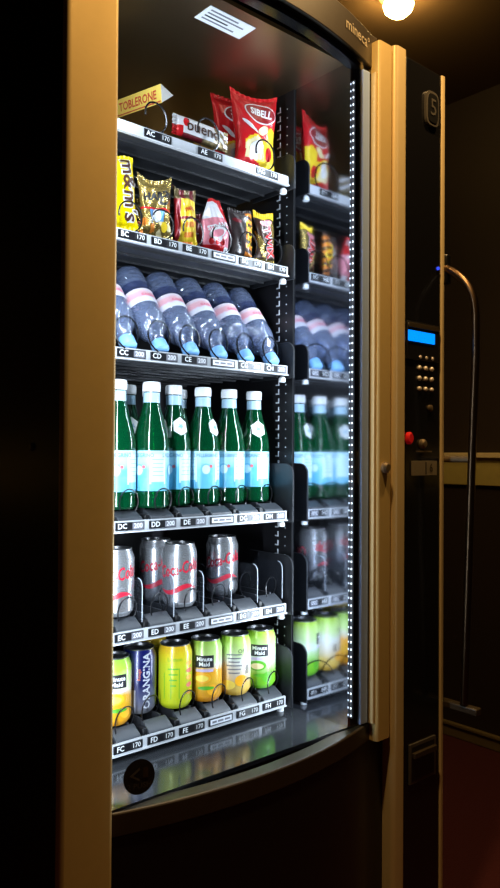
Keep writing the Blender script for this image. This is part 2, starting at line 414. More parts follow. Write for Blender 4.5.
# posts
def post(x0, x1, y0, y1, z0, z1, m, r=.010, name='door_post'):
    b = MB(); n = 6; poly = []
    for k in range(n+1):
        a = PI + PI/2*k/n; poly.append((x0+r+r*math.cos(a), y0+r+r*math.sin(a)))
    for k in range(n+1):
        a = 1.5*PI + PI/2*k/n; poly.append((x1-r+r*math.cos(a), y0+r+r*math.sin(a)))
    poly += [(x1, y1), (x0, y1)]
    b.prism(poly, z0, z1, m, 'Z'); return b.build(name, VM)
post(.4785, .5605, .930, .944, .03, H+.86, 'tan', .007)
MB().box(1.109, 1.114, .946, .97, H-.526, H+.75, 'black_gloss').box(1.094, 1.109, .948, .975, H-.526, H+.75, 'black_gloss').build('door_gasket', VM, smooth=False)
MB().box(1.114, 1.134, .942, .97, H-.526, H+.735, 'steel_led_tint').build('steel_strip', VM, smooth=False, bevel=.001)
MB().box(1.134, 1.1405, .944, .97, H-.526, H+.735, 'black_gloss').build('door_gasket', VM, smooth=False)
post(1.1405, 1.147, .934, .975, H-.528, H+.735, 'tan_light', .002, 'post_edge')
post(1.148, 1.190, .930, .975, H-.5635, H+.80, 'tan', .006)
post(1.194, 1.233, .926, .975, .03, H+.806, 'tan_light', .010)
b = MB().lathe([(.011, 0), (.011, .006), (.007, .010), (.003, .0102)], 'brass', 20)
for v in b.v: v[:] = (1.168 + v.x, .930 - v.z, H-.035 + v.y)
b.build('door_lock', VM)

# payment column
PP = MB().box(1.234, 1.356, .932, .96, .05, H+.80, 'black_gloss').build('payment_panel', VM, bevel=.003)
PP['label'] = 'black payment panel with display and keypad'
post(1.357, 1.369, .930, .96, .05, H+.80, 'tan_light', .003, 'edge_trim')
YP = .932
MB().box(1.238, 1.346, YP-.004, YP, H+.185, H+.262, 'black').box(1.240, 1.345, YP-.0055, YP-.004, H+.249, H+.259, 'fascia').build('display_bezel', PP, bevel=.001)
MB().box(1.239, 1.328, YP-.006, YP-.004, H+.2215, H+.243, 'lcd').build('display_screen', PP, smooth=False)['label'] = 'lit blue display'
for r in range(4):
    for c in range(3):
        b = MB().lathe([(.0048, 0), (.0048, .003), (.0034, .005), (.001, .0056)], 'key', 14)
        x, z = 1.281 + c*.021, H + .191 - r*.0215
        for v in b.v: v[:] = (x + v.x, YP - v.z, z + v.y)
        b.build('key', PP)
b = MB().lathe([(.007, 0), (.007, .004), (.004, .006)], 'brass', 16)
for v in b.v: v[:] = (1.318 + v.x, YP - v.z, H+.088 + v.y)
b.build('round_sensor', PP)
b = MB().lathe([(.0125, 0), (.0125, .006), (.009, .009)], 'red', 24)
for v in b.v: v[:] = (1.245 + v.x*.8, YP - v.z, H+.024 + v.y)
b.build('cancel_button', PP)['label'] = 'red round button'
b = MB().lathe([(.010, 0), (.010, .006), (.006, .010), (.002, .0105)], 'brass', 20)
for v in b.v: v[:] = (1.291 + v.x, YP - v.z, H+.013 + v.y)
b.box(1.272, 1.318, YP-.006, YP, H-.004, H-.001, 'brass').build('coin_slot', PP)
b = MB().box(1.256, 1.338, YP-.005, YP, H-.052, H-.022, 'coin')
b.box(1.298, 1.300, YP-.006, YP-.005, H-.050, H-.024, 'black')
b.text('6', .026, 'fascia', lambda x, y: (1.317+x, YP-.0056, H-.037+y)).build('coin_plate', PP, smooth=False, bevel=.001)
# oval emblem at the top
def oval(b, cx, cz, a, bb, y0, y1, m, n=32, p=4):
    poly = []
    for k in range(n):
        t = 2*PI*k/n; c_, s_ = math.cos(t), math.sin(t)
        poly.append((cx + a*math.copysign(abs(c_)**(2/p), c_), cz + bb*math.copysign(abs(s_)**(2/p), s_)))
    b.prism(poly, y0, y1, m)
b = MB(); oval(b, 1.318, H+.715, .022, .036, YP-.006, YP, 'emblem'); oval(b, 1.318, H+.715, .017, .030, YP-.0075, YP-.006, 'black')
b.text('5', .050, 'emblem', lambda x, y: (1.318+x, YP-.0085, H+.715+y)).build('emblem', PP)
# coin return
b = MB().box(1.250, 1.338, YP-.004, YP, H-.675, H-.595, 'emblem').box(1.256, 1.332, YP-.0045, YP-.004, H-.669, H-.601, 'black').box(1.256, 1.332, YP-.012, YP-.0045, H-.622, H-.612, 'fascia')
b.build('coin_return', PP, bevel=.001)
# pull handle
pts = []
yy0, yy1 = .937, .858
top = H+.392
for k in range(17):
    q = k/16; fx = [0, .13, .27, .40, .52, .63, .72, .80, .865, .915, .95, .973, .987, .995, .998, 1, 1][k]
    pts.append((1.374, yy0 - (yy0-yy1)*fx, top - .150*(q**1.25)))
pts += [(1.374, .858, H+.2), (1.374, .866, H), (1.374, .876, H-.3), (1.374, .884, H-.528)]
HD = MB().tube(pts, .0085, 'handle', 12).build('pull_handle', VM)
HD['label'] = 'long bronze-coloured steel pull handle'
MB().box(1.3695, 1.386, .925, .975, H+.355, H+.42, 'black_gloss').build('handle_mount', HD, bevel=.004)
MB().tube([(1.374, .868, H-.018), (1.374, .945, H-.018)], .007, 'brass', 10).build('handle_bracket', HD)
MB().box(1.3695, 1.390, .852, .975, H-.545, H-.530, 'fascia').build('handle_foot', HD, bevel=.003)
for dx in (1.345, 1.378):  # glowing dots drawn for the blue reflections at the handle top
    b = MB().lathe([(.0035, 0), (.0035, .003), (.001, .004)], 'blue_glint', 12)
    for v in b.v: v[:] = (dx + v.x, (YP if dx < 1.36 else .925) - v.z, H+.385 + v.y)
    b.build('glint_dot', PP if dx < 1.36 else HD)

for o in list(VM.children):      # the right-hand posts and the payment column
    if o.type == 'MESH' and min((o.location + Vector(c)).x for c in o.bound_box) + WP[VM.name].x > 1.09: o.location += Vector((-.006, 0, .009))
# led strips
def led(x, y, sgn):
    t = MB().box(x, x+.004*sgn, y-.002, y+.003, H-.50, H+.715, 'led_base') if sgn > 0 else MB().box(x-.004, x, y-.002, y+.003, H-.50, H+.715, 'led_base')
    t = t.build('led_strip', VM, smooth=False)
    b = MB(); n = 88
    for k in range(n):
        z = H - .495 + 1.205*k/(n-1)
        xs = sorted((x, x - .0012*sgn))
        b.box(xs[0], xs[1], y-.0008, y+.0010, z-.0015, z+.0015, 'led')
    b.build('led_chips', t, smooth=False)
led(1.0845, .9455, 1)
led(.566, .968, -1)

# stickers
def flat(b, x0, x1, y0, y1, z, m): b.add([(x0,y0,z),(x1,y0,z),(x1,y1,z),(x0,y1,z)], [(0,1,2,3)], m)
b = MB().box(.768, .869, .985, 1.031, ZT-.0012, ZT-.0004, 'paper')
for k in range(4):
    b.box(.776, .776+[.06, .078, .05, .07][k], .992+k*.009, .9955+k*.009, ZT-.0016, ZT-.0012, 'ink_grey' if k != 2 else 'ink_b')
b.build('notice_sticker', VM, smooth=False)['label'] = 'white printed notice sticker'
def stick(x, y):
    X = .609 + x; return (X, arc(X)+.0028, H-.476 + y)
b = MB()
vs = [stick(.0235*math.cos(2*PI*k/40), .026*math.sin(2*PI*k/40)) for k in range(40)]
b.add(vs, [tuple(range(40))], 'ink_b')
def st2(x, y): p = stick(x, y); return (p[0], p[1]-.0008, p[2])
b.add([st2(-.015, .003), st2(.000, .014), st2(.000, .010), st2(-.009, .003)], [(0,1,2,3)], 'emblem')
b.add([st2(-.015, .003), st2(-.009, .003), st2(.000, -.003), st2(.000, -.006)], [(0,1,2,3)], 'emblem')
b.add([st2(.005, -.002), st2(.013, -.002), st2(.013, .013), st2(.005, .013)], [(0,1,2,3)], 'fascia')
b.text('2 PUSH', .0115, 'emblem', lambda x, y: st2(x, y-.013)).build('glass_sticker', gp, smooth=False)['label'] = 'round black sticker on the glass'

# shelves -----------------------------------------------------------
COLX = [1.016 - .0667*k for k in range(8)][::-1]     # A..H
LET = 'ABCDEFGH'
ZS = dict(A=.540, B=.3565, C=.157, D=-.1345, E=-.320, F=-.505)
BASE = dict(A=.028, B=.026, C=.012, D=.038, E=.040, F=.039)
def zbase(r): return H + ZS[r] + BASE[r]
def helix(xc, zc, Rr, p, ytop, a0, a1, x_off=0):
    n = int(abs(a1-a0)/14)+2; pts = []
    for k in range(n):
        a = R_(a0 + (a1-a0)*k/(n-1)); pts.append((xc + Rr*math.sin(a), ytop + p*a/(2*PI), zc + Rr*math.cos(a)))
    return pts
def loops(xc, zc, Rr, y0, dy, run, n):
    '''wire that makes a loop, runs back along the tray under the goods, and loops again'''
    pts = []
    for t in range(n):
        a0 = -100 if t == 0 else -180
        for k in range(25):
            a = R_(a0 + (180-a0)*k/24); pts.append((xc + Rr*math.sin(a), y0 + t*run + dy*(a/(2*PI)), zc + Rr*math.cos(a)))
        pts.append((xc, y0 + t*run + run*.5, zc - Rr))
    return pts
def front_y(r, c): return FY.get(r+c, {'D': 1.149, 'E': 1.135, 'F': 1.133}.get(r, 1.118))
FY = {'DD': 1.125, 'DC': 1.130, 'EC': 1.132, 'EE': 1.129, 'EG': 1.169, 'FC': 1.138, 'FD': 1.160, 'FE': 1.141, 'FG': 1.128, 'FH': 1.128}
PRICE = dict(A='170', B='170', C='200', D='200', E='200', F='170')
for r in 'ABCDEF':
    zb = H + ZS[r]; base = zb + BASE[r]
    b = MB().box(.518, 1.052, YL+.004, 1.53, zb+.003, zb+.007, 'deck')
    b.box(.518, 1.052, 1.524, 1.53, zb+.007, zb+.03, 'deck')
    for k in range(10): b.box(.518, 1.052, YL+.03+k*.045, YL+.034+k*.045, zb-.001, zb+.003, 'rack_metal')
    if r != 'A':
        for x in COLX:
            for s in (-1, 1): b.box(x+s*.019-.002, x+s*.019+.002, YL+.032, 1.52, zb+.007, base-.001, 'deck')
    else:
        for x in (.615, .7327, .849, .991):
            for s in (-1, 1): b.box(x+s*.016-.002, x+s*.016+.002, YL+.01, 1.52, zb+.007, base-.001, 'deck')
    SH = b.build('shelf', VM, smooth=False)
    b = MB().box(.516, 1.049, YL, YL+.004, zb, zb+.020, 'rail').box(.516, 1.049, YL-.004, YL, zb, zb+.002, 'rail')
    b.build('price_rail', SH, smooth=False)
    b = MB().lathe([(.004, 0), (.007, .004), (.007, .012)], 'white', 14)
    for v in b.v: v[:] = (1.046 + v.x, YL+.012 + v.y, zb - .0015 - v.z*.9)
    b.build('shelf_hook', SH)
    # guard plate at the right end
    pr = []
    y0, y1, z0, z1 = YL-.010, YL+.12, zb-.004, zb+(.115 if r in 'DEF' else .07)
    for k in range(7):
        a = PI - PI/2*k/6; pr.append((y0+.022+.022*math.cos(a), z1-.022+.022*math.sin(a)))
    pr += [(y1, z1), (y1, z0), (y0, z0)]
    MB().prism(pr, 1.0565, 1.0605, 'guard', 'X').build('side_guard', SH, bevel=.001)
    cols = [(LET[k], COLX[k]) for k in range(8)] if r != 'A' else [('C', .7327), ('E', .849), ('G', .991)]
    for c, x in cols:
        promo = (c == 'F' and r != 'A')
        b = MB().box(x-.029, x+.027, YL-.0022, YL, zb+.004, zb+.0175, 'plate')
        if promo:
            b.box(x-.026, x+.024, YL-.0026, YL-.0022, zb+.006, zb+.0155, 'paper')
            for k, (p, q) in enumerate(((-.022, -.012), (-.009, .004), (.007, .020))): b.box(x+p, x+q, YL-.0029, YL-.0026, zb+.009, zb+.0125, 'ink_grey')
        else:
            fn = lambda X, Y: (x+X, YL-.0028, zb+.0108+Y)
            b.text(r+c, .0125, 'ink_w', fn, cx=-.0165, bold=.012)
            b.box(x+.0035, x+.0255, YL-.0025, YL-.0022, zb+.0052, zb+.0162, 'ink_grey' if r in 'CDE' else 'ink_b')
            b.text(PRICE[r], .0115, 'ink_w', fn, cx=.0145)
        b.build('price_label', SH, smooth=False)
        # dispensing spiral
        if r in 'DEF':
            y = front_y(r, c); s = MB().tube(helix(x, base+.005, .0296, .078, y-.039, -95, 1500), .0013, 'wire', 6)
        elif r == 'C':
            s = MB().tube(helix(x-.003, base+.0325, .0308, .05, 1.0985, -150, 178), .0016, 'wire', 6)
        elif r == 'B':
            s = MB().tube(loops(x, base+.020, .0255, 1.0935, .016, .075, 3), .0016, 'wire', 6)
        else:
            s = MB().tube(loops(x, base+(.022 if c != 'C' else .019), .029 if c != 'C' else .0255, 1.093, .020, .128, 3), .0018, 'wire', 6)
        s.build('spiral', SH)
        if r in 'DEF':
            b = MB()
            x0, x1 = x-.021, x+.028
            prof = [(YL+.004, zb+.020), (YL+.006, zb+.024), (YL+.028, base-.003), (YL+.032, base-.004), (YL+.032, zb+.007), (YL+.004, zb+.007)]
            b.prism(prof, x0, x1, 'block', 'X'); b.box(x-.031, x0-.001, YL+.010, YL+.030, zb+.007, base-.010, 'liner_black')
            b.build('tray_block', SH, bevel=.0012)
    if r in 'E':
        for k in range(2, 8):
            x = COLX[k] + .0333; y0, y1, z0, z1 = YL+.012, YL+.40, base-.012, base+(.062 if r == 'E' else .045)
            pr = []
            for q in range(6):
                a = PI - PI/2*q/5; pr.append((y0+.014+.014*math.cos(a), z1-.014+.014*math.sin(a)))
            pr += [(y1, z1), (y1, z0), (y0, z0)]
            b = MB().prism(pr, x-.0004, x+.0004, 'divider', 'X')
            b.tube([(x, p, q) for p, q in [(y0, z0)] + pr[:6]], .0007, 'divider_edge', 5)
            b.build('divider', SH, smooth=False)

# ------------------------------------------------------------------ products: drinks
def cyl(r, z0, a0=0.0, eps=.0005):
    return lambda x, y: ((r+eps)*math.sin(x/r + a0), -(r+eps)*math.cos(x/r + a0), z0 + y)
def cpanel(b, r, z0, a0, w, h, m, eps=.0003, ell=False, n=16, skew=0.0):
    fn = cyl(r, z0, a0, eps)
    if ell:
        ring = [fn(w/2*math.cos(2*PI*k/28), h/2*math.sin(2*PI*k/28)) for k in range(28)]
        mid = [fn(w/4*math.cos(2*PI*k/28), h/4*math.sin(2*PI*k/28)) for k in range(28)]
        b.add(ring + mid + [fn(0, 0)], [(k, (k+1) % 28, 28+(k+1) % 28, 28+k) for k in range(28)] + [(28+k, 28+(k+1) % 28, 56) for k in range(28)], m)
    else:
        b.grid(lambda u, v: fn((u-.5)*w, (v-.5)*h + skew*math.sin((u-.5)*PI*2)), n, 1, m)

def can(name, bodymat, deco, rot=0.0):
    root = empty(name, (0, 0, 0)); root['category'] = 'drink can'
    r, h = .0318, .1135
    b = MB(); b.lathe([(.022, .003), (.0235, 0), (.025, .001), (.0295, .007), (r, .012), (r, h-.016), (.0308, h-.0115), (.0275, h-.003), (.0272, h)], bodymat, 48, cap1=False)
    if deco: deco(b, r)
    b.build('body', root)
    b = MB().lathe([(.0272, h-.0003), (.0278, h+.0012), (.0272, h+.002), (.0262, h+.0012), (.0252, h-.004), (.0235, h-.0045), (.0225, h-.003)], ['lid','lid','lid','lid_dark','lid_dark','lid'], 40, cap0=False)
    lid = b.build('lid', root)
    b = MB(); oval(b, 0, 0, .008, .0125, 0, .001, 'lid', 20, 2.6)
    for v in b.v: v[:] = (v.x, v.z + .003, h - .0027 + v.y)
    b.build('pull_tab', lid)
    return root

def deco_cola(b, r):
    for a0 in (0.0, PI):
        b.text('Coca-Cola', .030, 'cola_red', cyl(r, .070, a0, .0008), shear=.35, rot=R_(12), sx=.62, bold=.015)
        b.text('light', .011, 'cola_grey', cyl(r, .049, a0+.35), shear=.3)
        b.grid(lambda u, v: cyl(r, .034, a0)((u-.5)*.074, .006*math.sin((u-.5)*6) + (v-.5)*(.0085*math.sin(u*PI)+.0012)), 24, 1, 'cola_red')
def deco_mm(fruit, a0=0.0, leafy=True, panel=True):
    def d(b, r):
        for s in (0.0, PI):
            if panel:
                cpanel(b, r, .077, a0+s, .036, .023, 'ink_b', .0004)
                b.text('Minute', .0105, 'ink_w', cyl(r, .0815, a0+s, .0011), bold=.02); b.text('Maid', .0105, 'ink_w', cyl(r, .0720, a0+s, .0011), bold=.02)
                cpanel(b, r, .0605, a0+s, .034, .005, 'lilac', .0004)
            cpanel(b, r, .047, a0+s-.15, .036, .020, fruit, .0005, True)
            cpanel(b, r, .046, a0+s-.15, .026, .012, 'fruit_y' if fruit != 'leaf' else 'bag_cream', .0008, True)
            if leafy: cpanel(b, r, .028, a0+s+.1, .032, .007, 'leaf', .0008, True, skew=.004)
            cpanel(b, r, .024, a0+s+.5, .022, .020, fruit, .0005, True)
    return d
def deco_orangina(b, r):
    for a0 in (.35, .35+PI):
        b.text('ORANGINA', .0185, 'silver_ink', cyl(r, .060, a0), rot=PI/2, bold=.03)
        b.text('Rouge', .008, 'peach_red', cyl(r, .072, a0-.45), rot=PI/2)
        cpanel(b, r, .030, a0-.9, .016, .030, 'cola_grey', .0004)
def deco_yellow(b, r):
    fn = cyl(r, .055, 0.0, .0005)
    for p, q in (((-.020, -.035), (-.020, .012)), ((-.007, -.035), (-.007, .03)), ((.008, -.035), (.008, .02))):
        b.grid(lambda u, v: fn(p[0]+(u-.5)*.0012, p[1]+(q[1]-p[1])*v), 1, 4, 'leaf')
    b.text('Lemon', .010, 'leaf', cyl(r, .091, 0))
    for k in range(5): cpanel(b, r, .030+k*.013, .95, .016, .009, 'peach_red' if k % 2 else 'fruit_o', .0005, True)
    for k in range(4): cpanel(b, r, .074-.010*k, -.1, .020-.003*k, .0022, 'leaf', .0006)
def deco_peach(b, r):
    for k in range(6): cpanel(b, r, .080-.007*k, -.1, .030-.004*(k % 3), .0022, 'ink_grey', .0006)
    b.text('OF', .011, 'ink_b', cyl(r, .086, .35)); cpanel(b, r, .030, .35, .026, .022, 'fruit_o', .0005, True); cpanel(b, r, .022, -.5, .03, .018, 'fruit_y', .0005, True)
    for k in range(8): cpanel(b, r, .050, .62+.035*k, .0008 if k % 2 else .0005, .016, 'ink_b', .0006, n=2)

cola = can('drink_can', 'alu', deco_cola)
can_mmo = can('drink_can', 'can_orange', deco_mm('fruit_o', 0.30))
can_mmo2 = can('drink_can', 'can_orangeb', deco_mm('fruit_o', -.10))
can_nav = can('drink_can', 'can_navy', deco_orangina)
can_yel = can('drink_can', 'can_yellow', deco_yellow)
can_pea = can('drink_can', 'can_peach', deco_peach)
can_app = can('drink_can', 'can_apple', deco_mm('leaf', -.35))
def X(c): return COLX[LET.index(c)]
VIEW = -R_(36)   # rotation that turns a product's front towards the room's left
def put_can(p, r, c, y, label, rz=0.0, group=None, dx=0.0): place(p, (X(c)+dx, y, zbase(r)), rz, label, group)
G1 = 'cola cans on the fifth shelf'; G2 = 'juice cans on the bottom shelf'
put_can(cola, 'E', 'C', 1.132, 'silver cola can half hidden by the left post, fifth shelf from the top', -.65, G1)
put_can(cola, 'E', 'E', 1.129, 'silver cola can standing foremost in the middle of the fifth shelf, red script in view', -.70, G1)
put_can(cola, 'E', 'E', 1.207, 'silver cola can standing directly behind the foremost cola can on the fifth shelf', -.50, G1)
put_can(cola, 'E', 'G', 1.169, 'silver cola can set back alone to the right on the fifth shelf', -.70, G1)
put_can(can_mmo, 'F', 'C', 1.138, 'orange and green juice can half hidden by the left post, bottom shelf', -.62, G2)
put_can(can_nav, 'F', 'D', 1.160, 'navy blue soft drink can with vertical silver lettering, bottom shelf', -.45, G2)
put_can(can_yel, 'F', 'E', 1.141, 'plain yellow-green juice can standing at the front of the bottom shelf', -.62, G2)
put_can(can_yel, 'F', 'E', 1.219, 'yellow can mostly hidden behind the plain yellow-green can, bottom shelf', -2.2, G2)
put_can(can_mmo2, 'F', 'F', 1.135, 'orange juice can with black name panel, right of the plain yellow-green can', -.62, G2)
put_can(can_pea, 'F', 'G', 1.128, 'pale peach and lime can with small print and bar code, bottom shelf', -.62, G2)
put_can(can_app, 'F', 'H', 1.128, 'bright green apple juice can at the right end of the bottom shelf', -.40, G2)

def water_green(tag_ang):
    root = empty('water_bottle', (0, 0, 0)); root['category'] = 'bottle'
    r = .0318
    b = MB().lathe([(.024, .004), (.028, 0), (.0315, .004), (r, .010), (r, .029), (r-.0006, .030), (r-.0006, .101), (r, .102), (.0322, .108), (.0312, .120), (.0284, .135), (.0243, .150), (.0195, .166), (.0156, .181), (.0138, .188), (.0134, .205)], 'pet_green', 48)
    body = b.build('body', root)
    b = MB().lathe([(r+.0001, .0300), (r+.0001, .1005)], 'pet_label', 64, False, False)
    for s in range(3):
        a = s*2*PI/3 + .3
        cpanel(b, r, .068, a, .030, .052, 'lbl_panel', .0005)
        cpanel(b, r, .040, a, .024, .012, 'lbl_deep', .0008)
        for k in range(5): cpanel(b, r, .085-.007*k, a, .022-.003*(k % 2), .0010, 'lbl_deep', .0009)
        b.text('S.PELLEGRINO', .0095, 'lbl_ink', cyl(r, .092, a+1.05, .0009), sx=.85, bold=.01)
        cpanel(b, r, .066, a+1.0, .020, .022, 'lbl_deep', .0006, True); cpanel(b, r, .066, a+1.0, .015, .017, 'lbl_panel', .0009, True)
        cpanel(b, r, .072, a+1.3, .006, .006, 'star_red', .0012, True)
    b.build('label', root)
    MB().lathe([(.0149, .186), (.0146, .2035)], 'neck_blue', 32, False, False).build('neck_band', root)
    b = MB().lathe([(.0152, .2055), (.0157, .2065), (.0157, .220), (.0148, .2228), (.010, .2235)], 'cap_white', 40)
    for k in range(36):
        a = 2*PI*k/36; b.box(-.0004, .0004, -.0161, -.0155, .2075, .219, 'cap_white')
        for v in b.v[-8:]: v[:] = (v.x*math.cos(a)-v.y*math.sin(a), v.x*math.sin(a)+v.y*math.cos(a), v.z)
    b.build('cap', root)
    # five sided star tag lying on the shoulder
    def sh(x, y):
        z = .146 + y; rr = .0284 + (.0156-.0284)*(z-.135)/(.181-.135) + .0020
        a = x/.024 + tag_ang; return (rr*math.sin(a), -rr*math.cos(a), z)
    pen = [(.0, .017), (.013, .008), (.011, -.010), (-.001, -.017), (-.012, -.009), (-.013, .008)]
    b = MB(); b.add([sh(*p) for p in pen] + [sh(0, 0)], [(k, (k+1) % 6, 6) for k in range(6)], 'tag')
    def sh2(x, y): p = sh(x, y); return (p[0]*1.02, p[1]*1.02, p[2])
    st = [(.006*(1 if k % 2 else .45)*math.sin(k*PI/5), .006*(1 if k % 2 else .45)*math.cos(k*PI/5)) for k in range(10)]
    b.add([sh2(*p) for p in st] + [sh2(0, 0)], [(k, (k+1) % 10, 10) for k in range(10)], 'tag_blue')
    b.build('star_tag', root)
    return root
wg = water_green(0.0)
G3 = 'green water bottles on the fourth shelf'
def put_wg(c, y, rz, label): place(wg, (X(c), y, zbase('D')), rz, label, G3)
put_wg('C', 1.130, -1.9, 'green water bottle cut off by the left post on the fourth shelf')
put_wg('D', 1.125, 1.6, 'foremost green water bottle with its whole cap in view, nearest the left post')
put_wg('D', 1.205, -.25, 'green water bottle with white star tag behind the front bottle nearest the left post')
put_wg('E', 1.151, -.10, 'green water bottle with star tag in view, in the middle of the fourth shelf')
put_wg('E', 1.229, -2.6, 'green water bottle deep in the middle of the fourth shelf, mostly hidden')
put_wg('F', 1.148, .35, 'green water bottle with a star tag seen edge on, third from the right end')
put_wg('F', 1.226, -2.2, 'green water bottle behind the third bottle from the right end of the fourth shelf')
put_wg('G', 1.150, 1.9, 'green water bottle without visible tag, second from the right end')
put_wg('H', 1.151, -.33, 'green water bottle with white tag at the right end of the fourth shelf')

def water_clear():
    root = empty('water_bottle', (0, 0, 0)); root['category'] = 'bottle'
    # cap at the origin, base along +Z
    prof = [(.0125, .010), (.0125, .022), (.0150, .026), (.0150, .028), (.0135, .029), (.0150, .033), (.0220, .041), (.0272, .052), (.0300, .066), (.0306, .078), (.0300, .088), (.0306, .094)]
    prof += [(.0300, .0945), (.0300, .128), (.0306, .129), (.0280, .134), (.0268, .138), (.0285, .143)]
    for k in range(4): prof += [(.0306, .148+k*.0095), (.0290, .1525+k*.0095)]
    prof += [(.0300, .186), (.0280, .192), (.0230, .197), (.0160, .199), (.010, .196)]
    mm = ['pet_waist' if .128 <= prof[k][1] <= .143 else 'pet_clear' for k in range(len(prof)-1)]
    MB().lathe(prof, mm, 40).build('body', root)
    b = MB().lathe([(.0309, .0952), (.0309, .1282)], 'pink_label', 56, False, False)
    for s in (0.0, PI):
        b.text('evian', .013, 'lbl_pinkink', lambda x, y: (lambda q: (-q[0], q[1], q[2]))(cyl(.0309, .111, s, .0006)(x, y)), shear=.1, rot=PI)
    b.build('label', root)
    MB().lathe([(.0120, -.001), (.0142, 0), (.0146, .002), (.0146, .017), (.0138, .019)], 'cap_blue', 32).build('cap', root)
    return root
wc = water_clear()
G4 = 'upturned clear water bottles on the third shelf'
tilt = R_(-38.3)
wl = {'C': 'clear water bottle leaning cap down at the left end, nearest the post, third shelf',
      'D': 'clear upturned water bottle, second from the left post on the third shelf',
      'E': 'clear upturned water bottle, third from the left post, light blue cap in view',
      'F': 'clear upturned water bottle whose cap is hidden by its black spiral loop',
      'G': 'clear upturned water bottle, second from the right end of the third shelf',
      'H': 'clear upturned water bottle at the right end of the third shelf'}
for c in 'CDEFGH':
    place(wc, (X(c), 1.0945, zbase('C')+.0105), 0, wl[c], G4, rx=tilt)

# ------------------------------------------------------------------ products: snacks
def noise2(u, v, seed):
    s = 0.0
    for k in range(5):
        a = seed*1.7 + k*2.399; fx, fy = 3.2 + 2.3*k*math.cos(a), 3.0 + 2.1*k*math.sin(a*1.3)
        s += math.sin(fx*u*2.2 + fy*v*2.2 + a*5) / (1.3 + k*.7)
    return s / 3
class Bag:
    def __init__(s, w, h, d, seed=0, wr=.10, seal=.07, pinch=.10, ear=0.0, taper=0.0):
        s.w, s.h, s.d, s.seed, s.wr, s.seal, s.pinch, s.ear, s.taper = w, h, d, seed, wr, seal, pinch, ear, taper
    def pt(s, u, v, side=-1, eps=0.0):
        t = min(1, max(0, (v - s.seal)/(1 - 2*s.seal))); pv = (max(0, 1 - abs(2*t-1)**2.6))**.6; pu = (max(0, 1 - abs(2*u-1)**2.8))**.6
        bul = pv*pu
        n = noise2(u, v, s.seed + (0 if side < 0 else 9))
        crk = .0
        if v < s.seal or v > 1-s.seal: crk = .0012*math.sin(u*60)
        edge = .010*s.ear*(abs(2*u-1)**3)*(1 if v > .9 else 0)
        x = (u-.5)*s.w*(1 - s.taper*(1-v))*(1 - s.pinch*(pv) + .02*math.sin(v*9+s.seed))
        y = side*(s.d/2*bul*(1 + s.wr*2.2*n) + .0005 + eps) + crk + .006*s.wr*10*(v-.5)*math.sin(u*5+s.seed)*.4
        z = v*s.h + edge + .002*math.sin(u*7+s.seed)*(1 if v > .5 else 0)
        return (x, y, z)
    def mesh(s, front, back=None, nu=44, nv=60):
        b = MB(); b.grid(lambda u, v: s.pt(u, v, -1), nu, nv, front); b.grid(lambda u, v: s.pt(u, v, 1), nu, nv, back or front); return b
    def txt(s, b, t, size, m, u, v, rot=0.0, sx=1.0, shear=0.0, bold=0.0, eps=.0012):
        b.text(t, size, m, lambda x, y: s.pt(u + x/s.w, v + y/s.h, -1, eps), rot=rot, sx=sx, shear=shear, bold=bold)
    def disc(s, b, u, v, a, c, m, eps=.0008, rot=0.0, n=30):
        P = lambda q, k: s.pt(u + (q*a*math.cos(k)*math.cos(rot) - q*c*math.sin(k)*math.sin(rot))/s.w, v + (q*a*math.cos(k)*math.sin(rot) + q*c*math.sin(k)*math.cos(rot))/s.h, -1, eps)
        vs = [P(q, 2*PI*k/n) for q in (1, .66, .33) for k in range(n)] + [P(0, 0)]
        fs = [(j*n+k, j*n+(k+1) % n, (j+1)*n+(k+1) % n, (j+1)*n+k) for j in range(2) for k in range(n)] + [(2*n+k, 2*n+(k+1) % n, 3*n) for k in range(n)]
        b.add(vs, fs, m)
def snack(name, cat, b, loc, label, rz=0.0, rx=0.0, ry=0.0, group=None):
    root = b.build(name, center=False, ang=60)
    tag(root, label, cat, group); root.location = loc; root.rotation_euler = (rx, ry, rz); return root

# red crisp bags, top shelf
zA = zbase('A')
def crisp(seed, h=.146, ear=1.1):
    g = Bag(.108, h, .038, seed, .26, .06, .09, ear, .17)
    def f(u, v):
        n = noise2(u*1.4, v*1.4, 3)*.10
        if v < .38 + n and u > .16 + (.38-v)*.2:
            if u < .62 and .12 < v < .34 + n: return 'bag_cream'
            return 'bag_yel' if (v + u*.25) > .22 else 'bag_red'
        if u > .72 and v < .52 + n: return 'bag_yel'
        return 'bag_red'
    b = g.mesh(f, lambda u, v: 'bag_red')
    g.disc(b, .57, .735, .040, .021, 'bag_white', .0008, -.10); g.disc(b, .57, .735, .037, .0185, 'bag_dred', .0016, -.10)
    g.txt(b, 'SIBELL', .0205, 'bag_white', .57, .74, -.10, sx=.92, bold=.03, eps=.0026)
    g.disc(b, .30, .52, .004, .022, 'bag_white', .001, 1.0); g.disc(b, .62, .50, .016, .009, 'bag_cream', .001, .5)
    g.disc(b, .45, .25, .018, .012, 'bag_white', .001, .3); g.disc(b, .80, .20, .010, .013, 'bag_red', .001)
    return b
SG = 'bagged snacks on the top shelf'
snack('crisp_bag', 'crisp bag', crisp(1), (.990, 1.124, zA+.003), 'red crisp bag with oval white emblem at the front of the top shelf', -.22, -.03, 0, SG)
snack('crisp_bag', 'crisp bag', crisp(5, .160, .3), (.985, 1.184, zA+.003), 'red crisp bag standing behind the front one, in shadow', -.15, -.03, 0, SG)
